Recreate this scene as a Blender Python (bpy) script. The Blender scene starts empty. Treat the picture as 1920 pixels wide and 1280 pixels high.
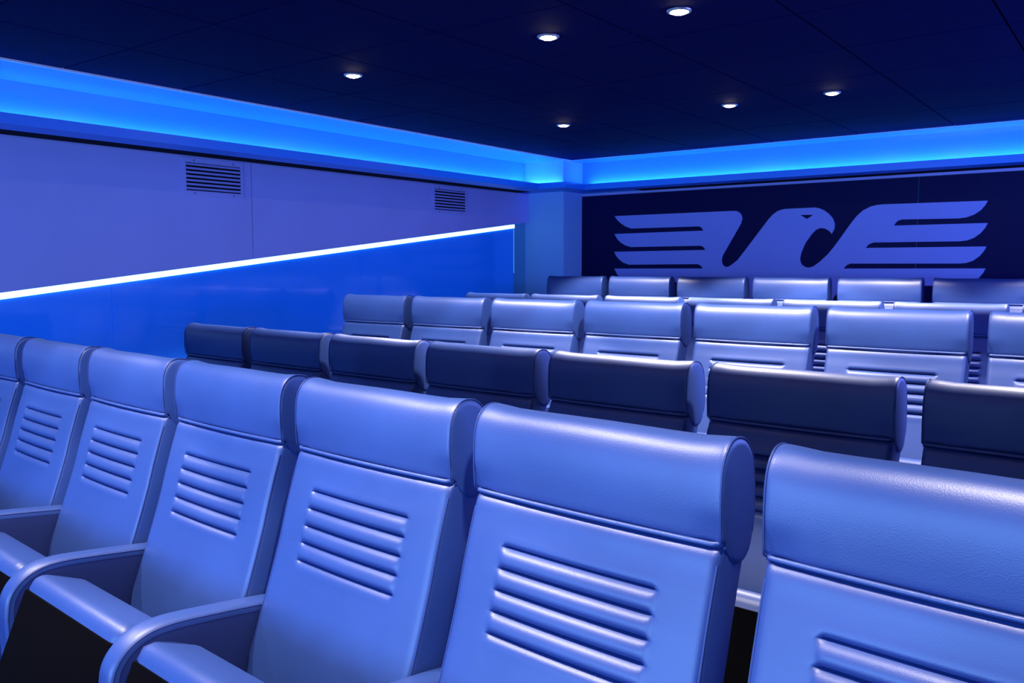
import bpy, bmesh, math, random
from mathutils import Vector, Matrix
random.seed(4)
R = math.radians
ZC = 1.2934                                   # eye height above the front tier floor
C = bpy.context.scene.collection
S = bpy.context.scene

# ------------------------------------------------------------------ camera
cd = bpy.data.cameras.new('camera')
cd.sensor_width = 36.0
cd.lens = 1601.55 / 1920 * 36
cd.clip_start = .02
cam = bpy.data.objects.new('camera', cd)
C.objects.link(cam)
cam.matrix_world = Matrix.Translation((0, 0, ZC)) @ Matrix.Rotation(R(36.915), 4, 'Z') @ Matrix.Rotation(R(90 - 4.997), 4, 'X') @ Matrix.Rotation(R(-.094), 4, 'Z')
S.camera = cam

# ------------------------------------------------------------------ world, exposure
w = bpy.data.worlds.new('world')
S.world = w
w.use_nodes = True
w.node_tree.nodes['Background'].inputs[0].default_value = (0.0, 0.003, 0.03, 1)
w.node_tree.nodes['Background'].inputs[1].default_value = .0
vs = S.view_settings
vs.view_transform = 'Standard'
vs.look = 'None'
vs.gamma = 1
vs.use_curve_mapping = False
vs.exposure = 0.0

# light levels, all in one place
LAMP_W = 140.0                                # each ceiling downlight
LAMP_COL = (1.0, .90, .86)
GLOW = 110.0                                  # the lit face of a downlight
COVE = 36.0                                   # LED tape in the ceiling cove
COVE_COL = (.06, .33, 1.0)
RAIL = 4                                   # LED line up the left wall
RAIL_COL = (.30, .66, 1.0)

SPOT_DEG, SPOT_BLEND = 93.5, .12
SCREEN_W = 180.0                             # the glowing cinema screen on the front wall
SCREEN_COL = (.22, .45, 1.0)
ld = bpy.data.lights.new('screen_glow', 'AREA')
ld.shape = 'RECTANGLE'
ld.size, ld.size_y = 3.6, 1.0
ld.energy = SCREEN_W
ld.color = SCREEN_COL
lo = bpy.data.objects.new('screen_glow', ld)
C.objects.link(lo)
lo.location = (-1.65, -2.55, ZC - .45)
lo.rotation_euler = (R(90), 0, 0)

SIDE_W = 88.0                               # unseen fill by the right wall, added to brighten the lavender panels
SIDE_COL = (.16, .23, 1.0)
ld = bpy.data.lights.new('left_wall_fill', 'AREA')
ld.shape = 'RECTANGLE'
ld.size, ld.size_y = 3.6, .25
ld.energy = SIDE_W
ld.color = SIDE_COL
lo = bpy.data.objects.new('left_wall_fill', ld)
C.objects.link(lo)
lo.matrix_world = Matrix.Translation((1.20, 4.3, ZC + .25)) @ Matrix(((0, 0, 1, 0), (1, 0, 0, 0), (0, 1, 0, 0), (0, 0, 0, 1)))

# ------------------------------------------------------------------ materials
def mat(name, col, rough=.5, spec=.5, metal=0, bump=None, var=None, coat=0, glow=0):
    m = bpy.data.materials.new(name)
    m.use_nodes = True
    nt = m.node_tree
    b = nt.nodes['Principled BSDF']
    b.inputs['Base Color'].default_value = (*col, 1)
    b.inputs['Roughness'].default_value = rough
    b.inputs['Specular IOR Level'].default_value = spec
    b.inputs['Metallic'].default_value = metal
    b.inputs['Coat Weight'].default_value = coat
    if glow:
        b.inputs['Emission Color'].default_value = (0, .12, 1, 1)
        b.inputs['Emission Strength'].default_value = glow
    tc = nt.nodes.new('ShaderNodeTexCoord')
    if bump:
        kind, scale, strength, dist = bump
        if kind == 'voronoi':
            t = nt.nodes.new('ShaderNodeTexVoronoi')
            t.inputs['Scale'].default_value = scale
            out = t.outputs['Distance']
        else:
            t = nt.nodes.new('ShaderNodeTexNoise')
            t.inputs['Scale'].default_value = scale
            t.inputs['Detail'].default_value = 3
            out = t.outputs['Fac']
        nt.links.new(tc.outputs['Object'], t.inputs['Vector'])
        bp = nt.nodes.new('ShaderNodeBump')
        bp.inputs['Strength'].default_value = strength
        bp.inputs['Distance'].default_value = dist
        nt.links.new(out, bp.inputs['Height'])
        nt.links.new(bp.outputs['Normal'], b.inputs['Normal'])
    if var:
        scale, amt = var
        n = nt.nodes.new('ShaderNodeTexNoise')
        n.inputs['Scale'].default_value = scale
        n.inputs['Detail'].default_value = 4
        nt.links.new(tc.outputs['Object'], n.inputs['Vector'])
        r = nt.nodes.new('ShaderNodeValToRGB')
        r.color_ramp.elements[0].position = .3
        r.color_ramp.elements[1].position = .7
        r.color_ramp.elements[0].color = (*[c * (1 - amt) for c in col], 1)
        r.color_ramp.elements[1].color = (*[min(1, c * (1 + amt)) for c in col], 1)
        nt.links.new(n.outputs['Fac'], r.inputs['Fac'])
        nt.links.new(r.outputs['Color'], b.inputs['Base Color'])
    return m

def emit(name, col, strength):
    m = bpy.data.materials.new(name)
    m.use_nodes = True
    nt = m.node_tree
    nt.nodes.remove(nt.nodes['Principled BSDF'])
    e = nt.nodes.new('ShaderNodeEmission')
    e.inputs[0].default_value = (*col, 1)
    e.inputs[1].default_value = strength
    nt.links.new(e.outputs[0], nt.nodes['Material Output'].inputs[0])
    return m

M = dict(
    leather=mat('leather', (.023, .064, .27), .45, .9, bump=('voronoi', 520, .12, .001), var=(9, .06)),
    sideshade=mat('shaded_side_leather', (.010, .022, .12), .5, .4, bump=('voronoi', 520, .12, .001)),  # seat leather darkened, shade of the armrest sides put into the colour
    piping=mat('piping', (.02, .045, .2), .5, .4),
    plastic=mat('black_plastic', (.0008, .0008, .002), .9, .04),
    carpet=mat('carpet', (.006, .008, .03), .95, .1, bump=('noise', 300, .6, .004), var=(40, .3)),
    white=mat('blue_lit_fascia', (.01, .25, 1.0), .4, .5),  # blue light falling on the boards is put into the base colour
    cove=mat('cove_gloss_paint', (.10, .42, .62), .22, .5),
    panel=mat('lavender_wall_panel', (.42, .46, .93), .55, .3, var=(3, .03)),
    dark=mat('dark_gap', (.004, .004, .01), .8, .1),
    glass=mat('blue_back_painted_glass', (.02, .20, .85), .12, .5, coat=.4, glow=.22),  # even self-glow added in place of LED light on the glass
    column=mat('column_paint', (.27, .60, 1.0), .6, .3),
    navy=mat('navy_wall_panel', (.003, .004, .07), .5, .12),
    emblem=mat('emblem_lavender', (.30, .40, 1.0), .5, .3),
    tile=mat('dark_ceiling_tile', (.003, .004, .06), .85, .03, bump=('noise', 200, .3, .002), var=(60, .2)),
    trim=mat('white_trim', (.75, .75, .85), .4, .5),
    grille=mat('grille_paint', (.40, .44, .9), .45, .4),
    screw=mat('screw_steel', (.08, .08, .12), .4, .5, metal=.6),
    darkwall=mat('dark_side_wall', (.01, .012, .05), .8, .2),
    chrome=mat('lamp_ring', (.55, .5, .5), .3, .5, metal=.7),
    ledcove=emit('led_cove', COVE_COL, COVE),
    ledrail=emit('led_rail', RAIL_COL, RAIL),
    ledend=emit('glass_edge_glow', (.06, .34, 1.0), 1.3),
    lamp=emit('lamp_face', (1, .86, .74), GLOW),
)

# ------------------------------------------------------------------ helpers
def obj(name, me, m=None, parent=None, kind=None):
    if isinstance(me, bmesh.types.BMesh):
        b = me
        me = bpy.data.meshes.new(name)
        bmesh.ops.recalc_face_normals(b, faces=b.faces)
        b.to_mesh(me)
        b.free()
    o = bpy.data.objects.new(name, me)
    if m and not me.materials:
        me.materials.append(M[m])
    C.objects.link(o)
    if parent:
        o.parent = parent
    if kind:
        o['kind'] = kind
    return o

def smooth(o, ang=35):
    me = o.data
    me.polygons.foreach_set('use_smooth', [True] * len(me.polygons))
    me.set_sharp_from_angle(angle=R(ang))
    return o

def empty(name, label, cat, loc=(0, 0, 0), rz=0, group=None):
    o = bpy.data.objects.new(name, None)
    C.objects.link(o)
    o.empty_display_size = .05
    o.location = loc
    o.rotation_euler = (0, 0, rz)
    o['label'] = label
    o['category'] = cat
    if group:
        o['group'] = group
    return o

def box(b, x0, x1, y0, y1, z0, z1):
    v = [b.verts.new((x, y, z)) for x in (x0, x1) for y in (y0, y1) for z in (z0, z1)]
    for f in ((0, 1, 3, 2), (4, 6, 7, 5), (0, 4, 5, 1), (2, 3, 7, 6), (0, 2, 6, 4), (1, 5, 7, 3)):
        b.faces.new([v[i] for i in f])
    return v

def bevelled_box(x0, x1, y0, y1, z0, z1, r, seg=3):
    b = bmesh.new()
    box(b, x0, x1, y0, y1, z0, z1)
    bmesh.ops.recalc_face_normals(b, faces=b.faces)
    if r:
        bmesh.ops.bevel(b, geom=b.edges[:], offset=r, segments=seg, affect='EDGES', profile=.5)
    return b

def boxes(*bs):
    b = bmesh.new()
    for q in bs:
        box(b, *q)
    return b

def tube(b, pts, r, n=6, closed=False):
    pts = [Vector(p) for p in pts]
    k = len(pts)
    rings = []
    for i, p in enumerate(pts):
        if closed:
            t = pts[(i + 1) % k] - pts[i - 1]
        else:
            t = pts[min(i + 1, k - 1)] - pts[max(i - 1, 0)]
        t.normalize()
        a = Vector((1, 0, 0)) if abs(t.x) < .8 else Vector((0, 0, 1))
        u = t.cross(a).normalized()
        v = t.cross(u)
        rings.append([b.verts.new(p + (u * math.cos(6.28318 * j / n) + v * math.sin(6.28318 * j / n)) * r) for j in range(n)])
    for i in range(k if closed else k - 1):
        A, B = rings[i], rings[(i + 1) % k]
        for j in range(n):
            b.faces.new((A[j], A[(j + 1) % n], B[(j + 1) % n], B[j]))
    if not closed:
        b.faces.new(rings[0][::-1])
        b.faces.new(rings[-1])

def catmull(P, n=4, closed=True):
    out = []
    k = len(P)
    for i in range(k if closed else k - 1):
        p0, p1, p2, p3 = (P[i - 1] if closed or i else P[0]), P[i], P[(i + 1) % k], (P[(i + 2) % k] if closed else P[min(i + 2, k - 1)])
        for s in range(n):
            t = s / n
            out.append(tuple(.5 * (2 * b + (c - a) * t + (2 * a - 5 * b + 4 * c - d) * t * t + (3 * b - a - 3 * c + d) * t ** 3)
                             for a, b, c, d in zip(p0, p1, p2, p3)))
    if not closed:
        out.append(P[-1])
    return out

def lerp_table(T, z):
    if z <= T[0][0]:
        return T[0][1]
    for (a, va), (b, vb) in zip(T, T[1:]):
        if z <= b:
            t = (z - a) / (b - a)
            return va + (vb - va) * t
    return T[-1][1]

def prism_x(outline, x0, x1, bev=0, seg=2):
    """closed outline in the y-z plane pushed along x"""
    b = bmesh.new()
    A = [b.verts.new((x0, y, z)) for y, z in outline]
    B = [b.verts.new((x1, y, z)) for y, z in outline]
    n = len(A)
    f0 = b.faces.new(A)
    f1 = b.faces.new(B[::-1])
    for i in range(n):
        b.faces.new((A[i], B[i], B[(i + 1) % n], A[(i + 1) % n]))
    bmesh.ops.recalc_face_normals(b, faces=b.faces)
    if bev:
        bmesh.ops.bevel(b, geom=list(f0.edges) + list(f1.edges), offset=bev, segments=seg, affect='EDGES', profile=.5)
    return b
# ------------------------------------------------------------------ the room
XL, YB = -4.47, 6.45                         # left wall, back wall
XR, YF0 = 1.25, -2.6                         # right wall and screen wall, out of the frame
H = ZC + .90                                 # ceiling
FT, FB = ZC + .6505, ZC + .605               # cove lip and its underside
T1, T2, T3 = 0.0, .0913, .1947                # the three seating tiers

b = boxes((XL - .1, XR + .1, YF0 - .1, YB + .1, -.15, T1),)
floor = obj('floor', b, 'carpet', kind='structure')
obj('tier_step', boxes((XL, XR, 2.72, YB, T1, T2)), 'carpet', floor)
obj('tier_step', boxes((XL, XR, 4.97, YB, T2, T3)), 'carpet', floor)

wl = obj('wall_left', boxes((XL - .1, XL, YF0 - .1, YB + .1, 0, H + .05)), 'cove', kind='structure')
wb = obj('wall_back', boxes((XL, XR, YB, YB + .1, 0, H + .05)), 'cove', kind='structure')
obj('wall_right', boxes((XR, XR + .1, YF0 - .1, YB + .1, 0, H + .05)), 'darkwall', kind='structure')
obj('wall_front', boxes((XL, XR, YF0 - .1, YF0, 0, H + .05)), 'darkwall', kind='structure')
ceil = obj('ceiling', boxes((XL - .1, XR + .1, YF0 - .1, YB + .1, H + .03, H + .12)), 'dark', kind='structure')

# dark tiles on a .59 m grid with open joints
XC, YC = -4.017, 6.197
TX = [XC] + [-3.44 + .59 * k for k in range(8)] + [.70]
TY = [YF0 + .02] + [1.36 + .59 * k for k in range(-6, 9)] + [YC]
for i in range(len(TX) - 1):
    for j in range(len(TY) - 1):
        g = .004
        bb = bevelled_box(TX[i] + g, TX[i + 1] - g, TY[j] + g, TY[j + 1] - g, H + random.uniform(-.0006, .0006), H + .022, 0)
        obj('ceiling_tile', bb, 'tile', ceil)

# cove: glossy soffit around the tiles, upstand, lip board stepping around the corner column
tr = obj('trim_1', boxes((XL, XC - .012, YF0, YB, H, H + .03), (XC - .012, XR, YC + .012, YB, H, H + .03),
                         (.712, XR, YF0, YC + .012, H, H + .03)), 'cove', kind='structure')
# thin bright edge between tiles and soffit
obj('edge_strip', boxes((XC - .012, XC, YF0, YC, H - .008, H + .03), (XC - .012, .712, YC, YC + .012, H - .002, H + .03)), 'trim', tr)

LIP = [(-3.905, YF0), (-3.905, 5.545), (-3.65, 5.545), (-3.65, 5.825), (.60, 5.825), (.60, YF0)]
def offset_path(P, d):
    """move an axis-aligned path outwards (to its left side, towards the walls)"""
    segs = []
    for (x0, y0), (x1, y1) in zip(P, P[1:]):
        L = math.hypot(x1 - x0, y1 - y0)
        nx, ny = -(y1 - y0) / L, (x1 - x0) / L
        segs.append((x0 + nx * d, y0 + ny * d, x1 + nx * d, y1 + ny * d))
    out = [segs[0][:2]]
    for a, c in zip(segs, segs[1:]):
        out.append((a[0], c[1]) if abs(a[0] - a[2]) < 1e-6 else (c[0], a[1]))
    out.append(segs[-1][2:])
    return out
def ribbon_solid(P, d0, d1, z0, z1):
    b = bmesh.new()
    A, B = offset_path(P, d0), offset_path(P, d1)
    r = []
    for (x0, y0), (x1, y1) in zip(A, B):
        r.append([b.verts.new(q) for q in ((x0, y0, z0), (x0, y0, z1), (x1, y1, z1), (x1, y1, z0))])
    for p, q in zip(r, r[1:]):
        for j in range(4):
            b.faces.new((p[j], p[(j + 1) % 4], q[(j + 1) % 4], q[j]))
    b.faces.new(r[0])
    b.faces.new(r[-1][::-1])
    return b
obj('fascia_board', ribbon_solid(LIP, 0, .02, FB, FT), 'white', tr)
obj('underside', ribbon_solid(LIP, .02, .175, FB, FB + .012), 'white', tr)
# trough floor above a recess, its shade painted as black strips
WALLP = [(XL, YF0), (XL, YB), (XR, YB), (XR, YF0)]
obj('trough_floor', boxes((XL, -3.926, YF0, YB, ZC + .640, ZC + .648), (-3.926, -3.671, 5.566, YB, ZC + .640, ZC + .648), (-3.671, XR, 5.846, YB, ZC + .640, ZC + .648),
                          (.621, XR, YF0, 5.846, ZC + .640, ZC + .648)), 'white', tr)
obj('painted_gap_shade', boxes((XL, -4.081, YF0, 5.98, ZC + .634, ZC + .639), (-3.47, .775, 6.001, YB, ZC + .634, ZC + .639)), 'dark', tr)

# blue LED tape lying in the trough close to the wall
def led(x0, x1, y0, y1):
    return boxes((x0, x1, y0, y1, ZC + .692, ZC + .70))
obj('led_tape', led(XL + .03, XL + .045, YF0 + .1, YB - .33), 'ledcove', tr)
obj('led_tape', led(-3.98, XR - .1, YB - .045, YB - .03), 'ledcove', tr)
obj('led_tape', led(XL + .07, -4.09, YB - .345, YB - .33), 'ledcove', tr)

# corner column
obj('trim_2', bevelled_box(XL - .01, -4.068, 6.15, YB + .02, 0, H + .01, .003, 1), 'column', kind='structure')

# left wall: lavender panels above a rising LED line, blue glass below
PX = XL + .035
def rail_z(y):
    return ZC - .14 + (y - 1.80) * (.488 / 4.16)
YP = 6.148
for y0, y1 in ((YF0 + .01, .42), (.424, 3.259), (3.263, YP)):
    b = bmesh.new()
    q = [(y0, rail_z(y0) + .018), (y1, rail_z(y1) + .018), (y1, ZC + .634), (y0, ZC + .634)]
    A = [b.verts.new((XL, y, z)) for y, z in q]
    B = [b.verts.new((PX, y, z)) for y, z in q]
    b.faces.new(A); b.faces.new(B[::-1])
    for i in range(4):
        b.faces.new((A[i], B[i], B[(i + 1) % 4], A[(i + 1) % 4]))
    obj('wall_panel', b, 'panel', wl)
YG = 5.94
GX = XL + .026
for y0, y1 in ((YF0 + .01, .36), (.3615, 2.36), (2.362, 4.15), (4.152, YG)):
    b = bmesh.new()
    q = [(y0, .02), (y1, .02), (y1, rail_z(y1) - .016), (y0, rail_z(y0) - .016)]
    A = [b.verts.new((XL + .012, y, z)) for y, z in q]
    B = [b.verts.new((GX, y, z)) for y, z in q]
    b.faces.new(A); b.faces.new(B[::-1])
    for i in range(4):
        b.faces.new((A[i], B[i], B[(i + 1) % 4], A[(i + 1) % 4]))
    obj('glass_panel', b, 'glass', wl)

# navy panels on the back wall below the cove
for x0, x1 in ((-4.066, -3.262), (-3.258, -1.337), (-1.333, XR)):
    obj('wall_panel', boxes((x0, x1, YB - .008, YB, .1, ZC + .612)), 'navy', wb)
obj('trim_3', boxes((-4.066, XR, YB - .016, YB, ZC + .614, ZC + .632)), 'panel', kind='structure')
# emblem outline on the back wall: x and height relative to the eye
EAGLE= [(-3.733, 0.431),(-2.67, 0.433),(-2.643, 0.431),(-2.617, 0.419),(-2.598, 0.396),(-2.592, 0.368),(-2.604, 0.329),(-2.745, 0.091),(-2.754, 0.065),(-2.754, 0.038),(-2.747, 0.015),(-2.733, 0.001),(-2.713, -0.005),(-2.692, 0.001),(-2.66, 0.021),(-2.624, 0.049),(-2.594, 0.086),(-2.384, 0.357),(-2.35, 0.393),(-2.312, 0.419),(-2.315, 0.416),(-2.289, 0.425),(-2.256, 0.431),(-2.037, 0.432),(-2.006, 0.426),(-1.97, 0.41),(-1.932, 0.381),(-1.904, 0.348),(-1.889, 0.31),(-1.891, 0.272),(-1.908, 0.235),(-1.926, 0.257),(-1.956, 0.275),(-1.99, 0.281),(-2.022, 0.269),(-2.05, 0.241),(-2.097, 0.176),(-2.128, 0.099),(-2.135, 0.055),(-2.13, 0.031),(-2.119, 0.011),(-2.096, -0.005),(-2.067, -0.01),(-2.033, -0.0),(-1.987, 0.035),(-1.932, 0.088),(-1.887, 0.144),(-1.773, 0.311),(-1.738, 0.357),(-1.695, 0.397),(-1.642, 0.423),(-1.603, 0.431),(-1.564, 0.434),(-0.909, 0.429),(-0.923, 0.399),(-0.948, 0.368),(-0.986, 0.341),(-1.032, 0.324),(-1.079, 0.319),(-1.431, 0.324),(-1.456, 0.318),(-1.473, 0.302),(-1.485, 0.283),(-0.903, 0.283),(-0.917, 0.251),(-0.942, 0.218),(-0.979, 0.188),(-1.021, 0.171),(-1.064, 0.166),(-1.616, 0.168),(-1.642, 0.159),(-1.657, 0.146),(-1.669, 0.13),(-0.904, 0.129),(-0.918, 0.099),(-0.943, 0.065),(-0.981, 0.035),(-1.019, 0.021),(-1.058, 0.017),(-1.772, 0.019),(-1.795, 0.008),(-1.808, -0.005),(-1.817, -0.017),(-0.903, -0.016),(-0.919, -0.05),(-0.945, -0.085),(-0.982, -0.114),(-1.021, -0.128),(-1.052, -0.132),(-1.794, -0.142),(-1.875, -0.218),(-1.919, -0.315),(-2.129, -0.38),(-2.445, -0.29),(-2.673, -0.217),(-2.815, -0.124),(-3.569, -0.132),(-3.623, -0.121),(-3.667, -0.098),(-3.7, -0.07),(-3.73, -0.017),(-2.915, -0.016),(-2.924, -0.0),(-2.942, 0.013),(-2.961, 0.019),(-3.587, 0.016),(-3.641, 0.033),(-3.685, 0.062),(-3.713, 0.092),(-3.732, 0.127),(-2.894, 0.132),(-2.906, 0.15),(-2.921, 0.162),(-2.94, 0.166),(-3.573, 0.165),(-3.627, 0.181),(-3.67, 0.205),(-3.703, 0.234),(-3.731, 0.279),(-2.914, 0.286),(-2.927, 0.305),(-2.941, 0.317),(-2.96, 0.321),(-3.57, 0.321),(-3.624, 0.339),(-3.667, 0.366),(-3.7, 0.392)]
EYE= [(-2.143, 0.382),(-2.045, 0.379),(-2.092, 0.35)]
# ------------------------------------------------------------------ LED line on the left wall
rail = empty('led_strip', 'glowing blue-white LED line rising along the left wall above the blue glass', 'light strip', (XL + .03, 1.8, rail_z(1.8)))
b = bmesh.new()
ya, yb = YF0 + .05, YG + .005
q = [(ya, rail_z(ya) - .014), (yb, rail_z(yb) - .014), (yb, rail_z(yb) + .016), (ya, rail_z(ya) + .016)]
A = [b.verts.new((XL + .012, y, z)) for y, z in q]
B = [b.verts.new((XL + .034, y, z)) for y, z in q]
b.faces.new(A); b.faces.new(B[::-1])
for i in range(4):
    b.faces.new((A[i], B[i], B[(i + 1) % 4], A[(i + 1) % 4]))
d = obj('diffuser', b, 'ledrail', rail)
e = obj('glass_end_glow', boxes((XL + .013, XL + .027, YG + .002, YG + .006, rail_z(YG) - .40, rail_z(YG) - .012)), 'ledend', rail)
for o in (d, e):
    o.matrix_parent_inverse = Matrix.Translation(-Vector(rail.location))

# ------------------------------------------------------------------ air vents in the lavender panels
def vent(yc, label):
    z0, z1 = ZC + .408, ZC + .622
    W = .20
    t = empty('air_vent', label, 'vent', (PX, yc, (z0 + z1) / 2), group='air vents on the left wall')
    hz = (z1 - z0) / 2
    f = obj('frame', boxes((0, .006, -W, -W + .018, -hz, hz), (0, .006, W - .018, W, -hz, hz),
                           (0, .006, -W + .018, W - .018, -hz, -hz + .030), (0, .006, -W + .018, W - .018, hz - .026, hz)), 'grille', t)
    obj('backing', boxes((.0004, .0012, -W + .018, W - .018, -hz + .03, hz - .026)), 'dark', t)
    n = 7
    zs, ze = -hz + .030, hz - .026
    first = None
    for k in range(n):
        z = zs + (k + .5) * (ze - zs) / n
        if first is None:
            bb = bmesh.new()
            p = (ze - zs) / n
            v = []
            for y in (-W + .018, W - .018):
                v.append([bb.verts.new((x, y, zz)) for x, zz in ((.002, .30 * p), (.004, .34 * p), (.0085, -.16 * p), (.0065, -.22 * p))])
            for j in range(4):
                bb.faces.new((v[0][j], v[0][(j + 1) % 4], v[1][(j + 1) % 4], v[1][j]))
            bb.faces.new(v[0]); bb.faces.new(v[1][::-1])
            s = obj('slat', bb, 'grille', t)
            first = s
        else:
            s = first.copy()
            C.objects.link(s)
            s.parent = t
        s.location = (0, 0, z)
    for sy in (-.13, .13):
        for sz in (-hz + .014, hz - .012):
            bb = bmesh.new()
            bmesh.ops.create_cone(bb, cap_ends=True, segments=10, radius1=.0045, radius2=.003, depth=.003, matrix=Matrix.Translation((.0072, sy, sz)) @ Matrix.Rotation(R(90), 4, 'Y'))
            obj('screw', bb, 'screw', t)
    return t
vent(1.62, 'white slatted air vent cut by the left edge of the picture')
vent(3.00, 'white slatted air vent beside the joint between the lavender wall panels')
vent(5.10, 'white slatted air vent nearest the corner column')

# ------------------------------------------------------------------ eagle emblem on the back wall
cu = bpy.data.curves.new('eagle', 'CURVE')
cu.dimensions = '2D'
cu.fill_mode = 'BOTH'
cu.extrude = .004
for P in (EAGLE, EYE):
    sp = cu.splines.new('POLY')
    sp.points.add(len(P) - 1)
    for pt, (x, z) in zip(sp.points, P):
        pt.co = (x, z, 0, 1)
    sp.use_cyclic_u = True
tmp = bpy.data.objects.new('tmp', cu)
me = bpy.data.meshes.new_from_object(tmp)
bpy.data.objects.remove(tmp)
me.materials.clear()
em = obj('eagle_emblem', me, 'emblem')
em.matrix_world = Matrix.Translation((0, YB - .0125, ZC)) @ Matrix.Rotation(R(90), 4, 'X')
em['label'] = 'lavender eagle emblem with spread striped wings on the dark back wall'
em['category'] = 'emblem'

# ------------------------------------------------------------------ downlights
BACK_W = LAMP_W * 1.5
FRONT_W = LAMP_W * .72
def downlight(x, y, label, watts=LAMP_W):
    t = empty('ceiling_downlight', label, 'ceiling light', (x, y, H), group='recessed ceiling downlights')
    bb = bmesh.new()
    prof = [(.030, .0), (.030, -.004), (.034, -.007), (.042, -.005), (.044, -.0006)]
    n = 28
    rg = [[bb.verts.new((r * math.cos(6.28318 * j / n), r * math.sin(6.28318 * j / n), z)) for j in range(n)] for r, z in prof]
    for p, q in zip(rg, rg[1:]):
        for j in range(n):
            bb.faces.new((p[j], p[(j + 1) % n], q[(j + 1) % n], q[j]))
    smooth(obj('ring', bb, 'chrome', t))
    bb = bmesh.new()
    rg = []
    for r, z in ((.0295, -.004), (.027, -.0085), (.020, -.0115), (.010, -.013)):
        rg.append([bb.verts.new((r * math.cos(6.28318 * j / n), r * math.sin(6.28318 * j / n), z)) for j in range(n)])
    for p, q in zip(rg, rg[1:]):
        for j in range(n):
            bb.faces.new((p[j], p[(j + 1) % n], q[(j + 1) % n], q[j]))
    bb.faces.new(rg[-1])
    bb.faces.new(rg[0][::-1])
    smooth(obj('bulb_lens', bb, 'lamp', t))
    ld = bpy.data.lights.new('spot', 'SPOT')
    ld.energy = watts
    ld.color = LAMP_COL
    ld.spot_size = R(SPOT_DEG)
    ld.spot_blend = SPOT_BLEND
    ld.shadow_soft_size = .045
    lo = bpy.data.objects.new('spot', ld)
    C.objects.link(lo)
    lo.parent = t
    lo.location = (0, 0, -.055)
downlight(-3.064, 2.839, 'leftmost lit ceiling downlight of the nearer row')
downlight(-1.9525, 2.839, 'middle lit ceiling downlight of the nearer row')
downlight(-1.392, 2.839, 'lit ceiling downlight cut close by the top edge of the picture')
downlight(-1.9525, 4.629, 'middle lit ceiling downlight of the farther row', BACK_W)
downlight(-3.064, 4.629, 'smallest lit ceiling downlight, nearest the corner column', BACK_W)
downlight(-1.392, 4.629, 'rightmost lit ceiling downlight of the farther row', BACK_W)
for x, wh in zip((-3.064, -1.9525, -1.392, -.28), ('first', 'second', 'third', 'fourth')):
    downlight(x, .68, f'ceiling downlight above the front row, {wh} from the left wall', FRONT_W)
downlight(-.28, 2.839, 'ceiling downlight above the right end of the third row')
downlight(-.28, 4.629, 'ceiling downlight above the right end of the fourth row', BACK_W)

# ------------------------------------------------------------------ seats
HW = .247
SEAM = .91
YFRONT = [(.20, -.205), (.30, -.19), (.36, -.175), (.42, -.158), (.48, -.146), (.54, -.124), (.60, -.102), (.66, -.081), (.72, -.061), (.78, -.044), (.84, -.025), (.88, -.011), (.91, .0)]
def yf(z):
    return lerp_table(YFRONT, z)
GROOVES = [.828 - .035 * i for i in range(5)]
GXH = .153

def backrest_mesh():
    zs = [.24, .30, .36, .42, .48, .54, .58, .62, .65, .668]
    for g in GROOVES[::-1]:
        for d in (-.0135, -.009, -.006, -.0035, -.0015, 0, .0015, .0035, .006, .009, .0135):
            zs.append(g + d)
        if g != GROOVES[0]:
            zs.append(g + .0175)
    zs += [.848, .858, .868, .878, .886, .892, .8965, .900, .9025, .904]
    zs = sorted(set(round(z, 5) for z in zs))
    xs_h = [0, .05, .10, .135, .146, .151, .154, .158, .163, .170, .185, .205, .222, .231, .237, .2415, .2448, HW - .0005]
    xs = [-x for x in xs_h[:0:-1]] + xs_h
    b = bmesh.new()
    rings = []
    r = .016
    for z in zs:
        hw = HW
        y0 = yf(z)
        top = .904 - z
        roll = .011 - math.sqrt(max(0, .011 ** 2 - (.011 - top) ** 2)) if top < .011 else 0
        sag = math.exp(-((z - .888) / .012) ** 2) * -.002
        yb = y0 + .095 + .02 * max(0, min(1, (.7 - z) / .4))
        ring = []
        for x in xs:
            t = hw - abs(x)
            y = y0 + roll + sag - .008 * (1 - (x / hw) ** 2)
            if t < r:
                y += r - math.sqrt(max(0, r * r - (r - t) ** 2))
            win = 1 / (1 + math.exp((abs(x) - GXH) / .0022))
            wide = 1 / (1 + math.exp((abs(x) - GXH - .004) / .008))
            g = 0
            for zg in GROOVES:
                dz = z - zg
                g += .0125 * math.exp(-abs(dz) / .0038)
            if GROOVES[-1] - .018 < z < GROOVES[0] + .018:
                g -= .004 * abs(math.sin(math.pi * (z - GROOVES[0]) / .035)) * (1 if GROOVES[-1] <= z <= GROOVES[0] else .35)
            ring.append((x, y + g * win + .0012 * wide, z))
        ring += [(hw, yb - .05, z), (hw, yb - .014, z), (hw - .004, yb - .004, z), (hw - .014, yb, z), (0, yb + .004, z),
                 (-hw + .014, yb, z), (-hw + .004, yb - .004, z), (-hw, yb - .014, z), (-hw, yb - .05, z)]
        rings.append([b.verts.new(p) for p in ring])
    n = len(rings[0])
    for A, B in zip(rings, rings[1:]):
        for j in range(n):
            b.faces.new((A[j], A[(j + 1) % n], B[(j + 1) % n], B[j]))
    b.faces.new(rings[0][::-1])
    b.faces.new(rings[-1])
    return b

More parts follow.
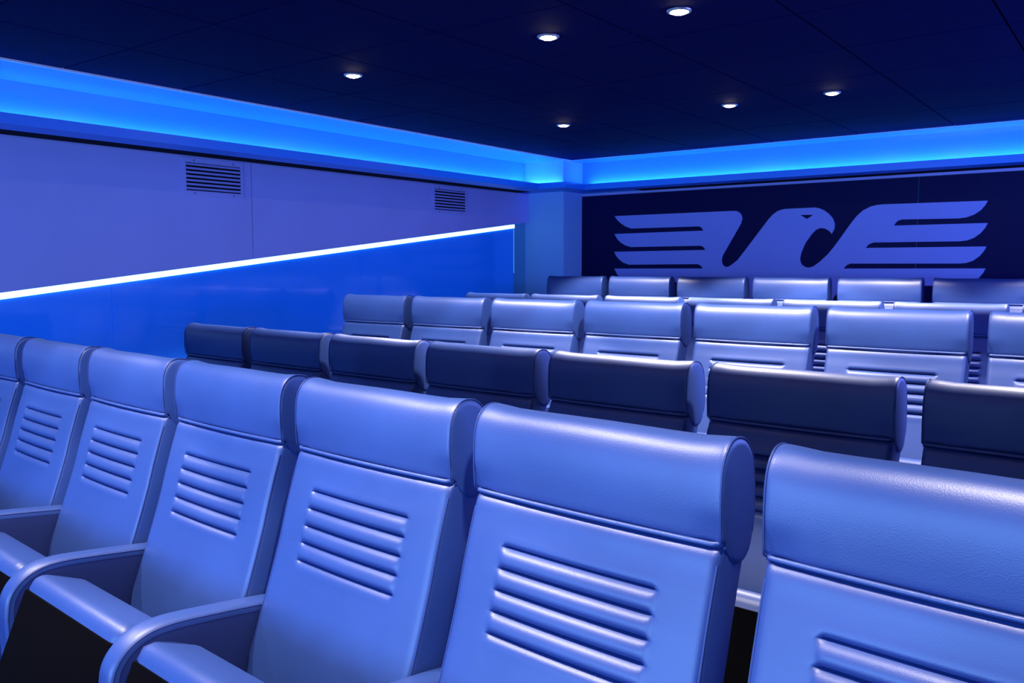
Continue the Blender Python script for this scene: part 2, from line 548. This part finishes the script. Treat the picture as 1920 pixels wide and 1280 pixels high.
HP = catmull([(.003, .9075), (-.0045, .913), (-.0065, .935), (-.0075, .965), (-.0065, .995), (-.002, 1.020), (.008, 1.040), (.024, 1.053), (.045, 1.0565),
              (.070, 1.050), (.090, 1.031), (.100, 1.00), (.103, .96), (.101, .92), (.092, .885), (.070, .867), (.040, .868), (.016, .888)], 3)
def headrest_mesh():
    cy = sum(p[0] for p in HP) / len(HP)
    cz = sum(p[1] for p in HP) / len(HP)
    hw = HW + .003
    b = bmesh.new()
    rings = []
    xs = [(-hw, .86), (-hw + .0012, .955), (-hw + .005, .992), (-hw + .012, 1.0), (-hw + .03, 1.0), (-hw + .06, .995), (-hw + .11, 1.0), (-.07, 1.006), (0, 1.01)]
    xs = xs + [(-x, s) for x, s in xs[-2::-1]]
    for x, s in xs:
        e = math.exp(-((hw - abs(x)) / .045) ** 2)
        ring = []
        for y, z in HP:
            yy, zz = cy + (y - cy) * s, cz + (z - cz) * s
            if z > 1.0:                        # the ends of the top ride up a little
                zz += .004 * e
            if z < .96 and y < .03:            # pinched lower corners
                yy += .007 * math.exp(-((hw - abs(x) - .02) / .022) ** 2) * min(1, (.96 - z) / .04)
            ring.append(b.verts.new((x, yy, zz)))
        rings.append(ring)
    n = len(HP)
    for A, B in zip(rings, rings[1:]):
        for j in range(n):
            b.faces.new((A[j], A[(j + 1) % n], B[(j + 1) % n], B[j]))
    b.faces.new(rings[0][::-1])
    b.faces.new(rings[-1])
    return b

def headrest_piping(sx):
    cy = sum(p[0] for p in HP) / len(HP)
    cz = sum(p[1] for p in HP) / len(HP)
    b = bmesh.new()
    sel = [p for p in HP if not (p[1] < .90 and p[0] > -.001)]
    if 1:
        tube(b, [(sx * (HW + .0005), cy + (y - cy) * .992, cz + (z - cz) * .992 + (.004 if z > 1.0 else 0)) for y, z in sel], .0016, 6)
    return b

def seam_piping():
    b = bmesh.new()
    def yline(x):
        t = HW - abs(x)
        r = .016
        return -.006 - .008 * (1 - (x / HW) ** 2) + (r - math.sqrt(max(0, r * r - (r - t) ** 2)) if t < r else 0)
    xs = [-HW + .002, -.24, -.232, -.215, -.18, -.12, -.06, 0, .06, .12, .18, .215, .232, .24, HW - .002]
    tube(b, [(x, yline(x) + .004, .9085) for x in xs], .0042, 8)
    return b

def edge_piping(sx):
    b = bmesh.new()
    if 1:
        tube(b, [(sx * (HW - .0035), yf(z) + .0052, z) for z in [.26 + .02 * i for i in range(32)]], .0022, 5)
    return b

def cushion_parts():
    """tipped-up seat: local frame rotated so its front edge points up"""
    L, T, W = .43, .142, .240
    m = Matrix.Translation((0, -.320, .570)) @ Matrix.Rotation(R(-22), 4, 'X')
    # local: z up along the pad (top at 0), y thickness
    b = bmesh.new()
    box(b, -W, W, -T / 2, T / 2, -L, 0)
    bmesh.ops.recalc_face_normals(b, faces=b.faces)
    top = [e for e in b.edges if all(v.co.z > -.01 for v in e.verts)]
    rest = [e for e in b.edges if e not in top]
    bmesh.ops.bevel(b, geom=b.edges[:], offset=.030, segments=5, affect='EDGES', profile=.5)
    b.transform(m)
    p = bevelled_box(-W + .012, W - .012, -T / 2 - .006, -T / 2 + .02, -L + .02, -.040, .004, 2)
    p.transform(m)
    ss = []
    for sx in (-1, 1):
        s = bmesh.new()
        ss.append(s)
        tube(s, [m @ Vector((sx * (W - .007), y, z)) for y, z in ((-T / 2 + .008, -.04), (-T / 2 + .014, -.016), (-T / 2 + .034, -.006), (0, -.004), (T / 2 - .034, -.006), (T / 2 - .014, -.016), (T / 2 - .008, -.05))], .0022, 5)
    return b, p, ss

AO = catmull([(-.012, .562), (-.10, .574), (-.22, .588), (-.31, .596), (-.365, .591), (-.405, .570), (-.430, .536), (-.437, .49)], 4, closed=False)
ARM_OUT = AO + [(-.432, .30), (-.425, .0), (.02, .0), (.02, .30), (.0, .54)]
AX = -.28

def arm_parts():
    b = prism_x([(y * 1.0 + (.006 if z > .05 else 0), z - (.006 if z > .48 else 0)) for y, z in ARM_OUT], AX - .0270, AX + .0270, .004, 2)
    # upholstered strip that follows the top and wraps around the nose
    st = AO + [(-.436, .44), (-.434, .30)]
    s = bmesh.new()
    rings = []
    k = len(st)
    for i, (y, z) in enumerate(st):
        a, c = st[max(i - 1, 0)], st[min(i + 1, k - 1)]
        ty, tz = c[0] - a[0], c[1] - a[1]
        l = math.hypot(ty, tz)
        ny, nz = tz / l, -ty / l
        if nz < 0 and i < k / 2:
            ny, nz = -ny, -nz
        prof = [(-.0275, -.012), (-.0275, .000), (-.0245, .0045), (-.014, .0070), (0, .0078), (.014, .0070), (.0245, .0045), (.0275, .0), (.0275, -.012)]
        rings.append([s.verts.new((AX + x, y + ny * h, z + nz * h)) for x, h in prof])
    n = len(rings[0])
    for A, B in zip(rings, rings[1:]):
        for j in range(n - 1):
            s.faces.new((A[j], A[j + 1], B[j + 1], B[j]))
        s.faces.new((A[-1], A[0], B[0], B[-1]))
    s.faces.new(rings[0]); s.faces.new(rings[-1][::-1])
    pp = []
    for sx in (-1, 1):
        p = bmesh.new()
        pp.append(p)
        tube(p, [(AX + sx * .0272, y, z) for y, z in st], .0016, 5)
    return b, s, pp

def make_seat():
    t = empty('cinema_seat', '', 'seat')
    smooth(obj('backrest', backrest_mesh(), 'leather', t), 50)
    bk = t.children[-1]
    smooth(obj('seam_piping', seam_piping(), 'leather', bk), 60)
    for sx in (-1, 1):
        smooth(obj('edge_piping', edge_piping(sx), 'piping', bk), 60)
    hd = smooth(obj('headrest', headrest_mesh(), 'leather', t), 50)
    for sx in (-1, 1):
        smooth(obj('headrest_piping', headrest_piping(sx), 'piping', hd), 60)
    c, p, s = cushion_parts()
    cu = smooth(obj('seat_cushion', c, 'leather', t), 40)
    smooth(obj('underside_pan', p, 'plastic', cu), 40)
    for q in s:
        smooth(obj('cushion_piping', q, 'piping', cu), 60)
    b = bmesh.new()
    rr = []
    for z in [.26 + .06 * i for i in range(11)]:
        yb = yf(z) + .095 + .02 * max(0, min(1, (.7 - z) / .4))
        rr.append([b.verts.new(q) for q in ((-HW + .02, yb + .001, z), (-HW + .03, yb + .018, z), (HW - .03, yb + .018, z), (HW - .02, yb + .001, z))])
    for A, B in zip(rr, rr[1:]):
        for j in range(4):
            b.faces.new((A[j], A[(j + 1) % 4], B[(j + 1) % 4], B[j]))
    b.faces.new(rr[0]); b.faces.new(rr[-1][::-1])
    smooth(obj('back_shell', b, 'plastic', t), 40)
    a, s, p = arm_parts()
    am = smooth(obj('armrest_panel', a, 'sideshade', t), 40)
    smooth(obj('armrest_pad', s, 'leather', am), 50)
    for q in p:
        smooth(obj('armrest_piping', q, 'piping', am), 60)
    return t

def dup(t):
    r = t.copy()
    C.objects.link(r)
    for ch in t.children:
        c = ch.copy()
        C.objects.link(c)
        c.parent = r
        for g in ch.children:
            d = g.copy()
            C.objects.link(d)
            d.parent = c
    return r

seat0 = make_seat()
SS = .971                                    # the whole seat, a little under the size it was drawn at
P = .56
# row: first seat's left edge, depth, floor, skew of the row, z scale, seats
ROWS = [(-3.7805, 1.2866, T1, -.0812, 1.018, 7), (-3.7855, 2.2886, T1, -.0519, 1.0, 7), (-3.8189, 3.4215, T2, -.0071, 1.018, 7),
        (-3.8421, 4.5882 - .015, T2, -.0027, 1.0, 7), (-3.8792, 5.6967 - .015, T3, .0251, 1.0, 6)]
ROWNAME = ['brightly lit front row', 'shadowed second row', 'lit third row', 'mostly hidden fourth row', 'last row below the eagle']
ORD = ['first', 'second', 'third', 'fourth', 'fifth', 'sixth', 'seventh']
used = False
for i, (x0, y0, zf, a, sc, n) in enumerate(ROWS):
    for k in range(n):
        tx = k * P + .247
        s = dup(seat0) if used else seat0
        used = True
        ang = math.atan(a)
        s.location = ((x0 + tx) * SS, (y0 + a * (tx - 1.7)) * SS, zf)
        s.rotation_euler = (0, 0, ang + R(random.uniform(-.4, .4)))
        s.scale = (SS, SS, SS * sc)
        where = ORD[k] + ' from the left wall'
        s['label'] = f'blue leather seat in the {ROWNAME[i]}, {where}'
        s['group'] = f'cinema seats in the {ROWNAME[i]}'
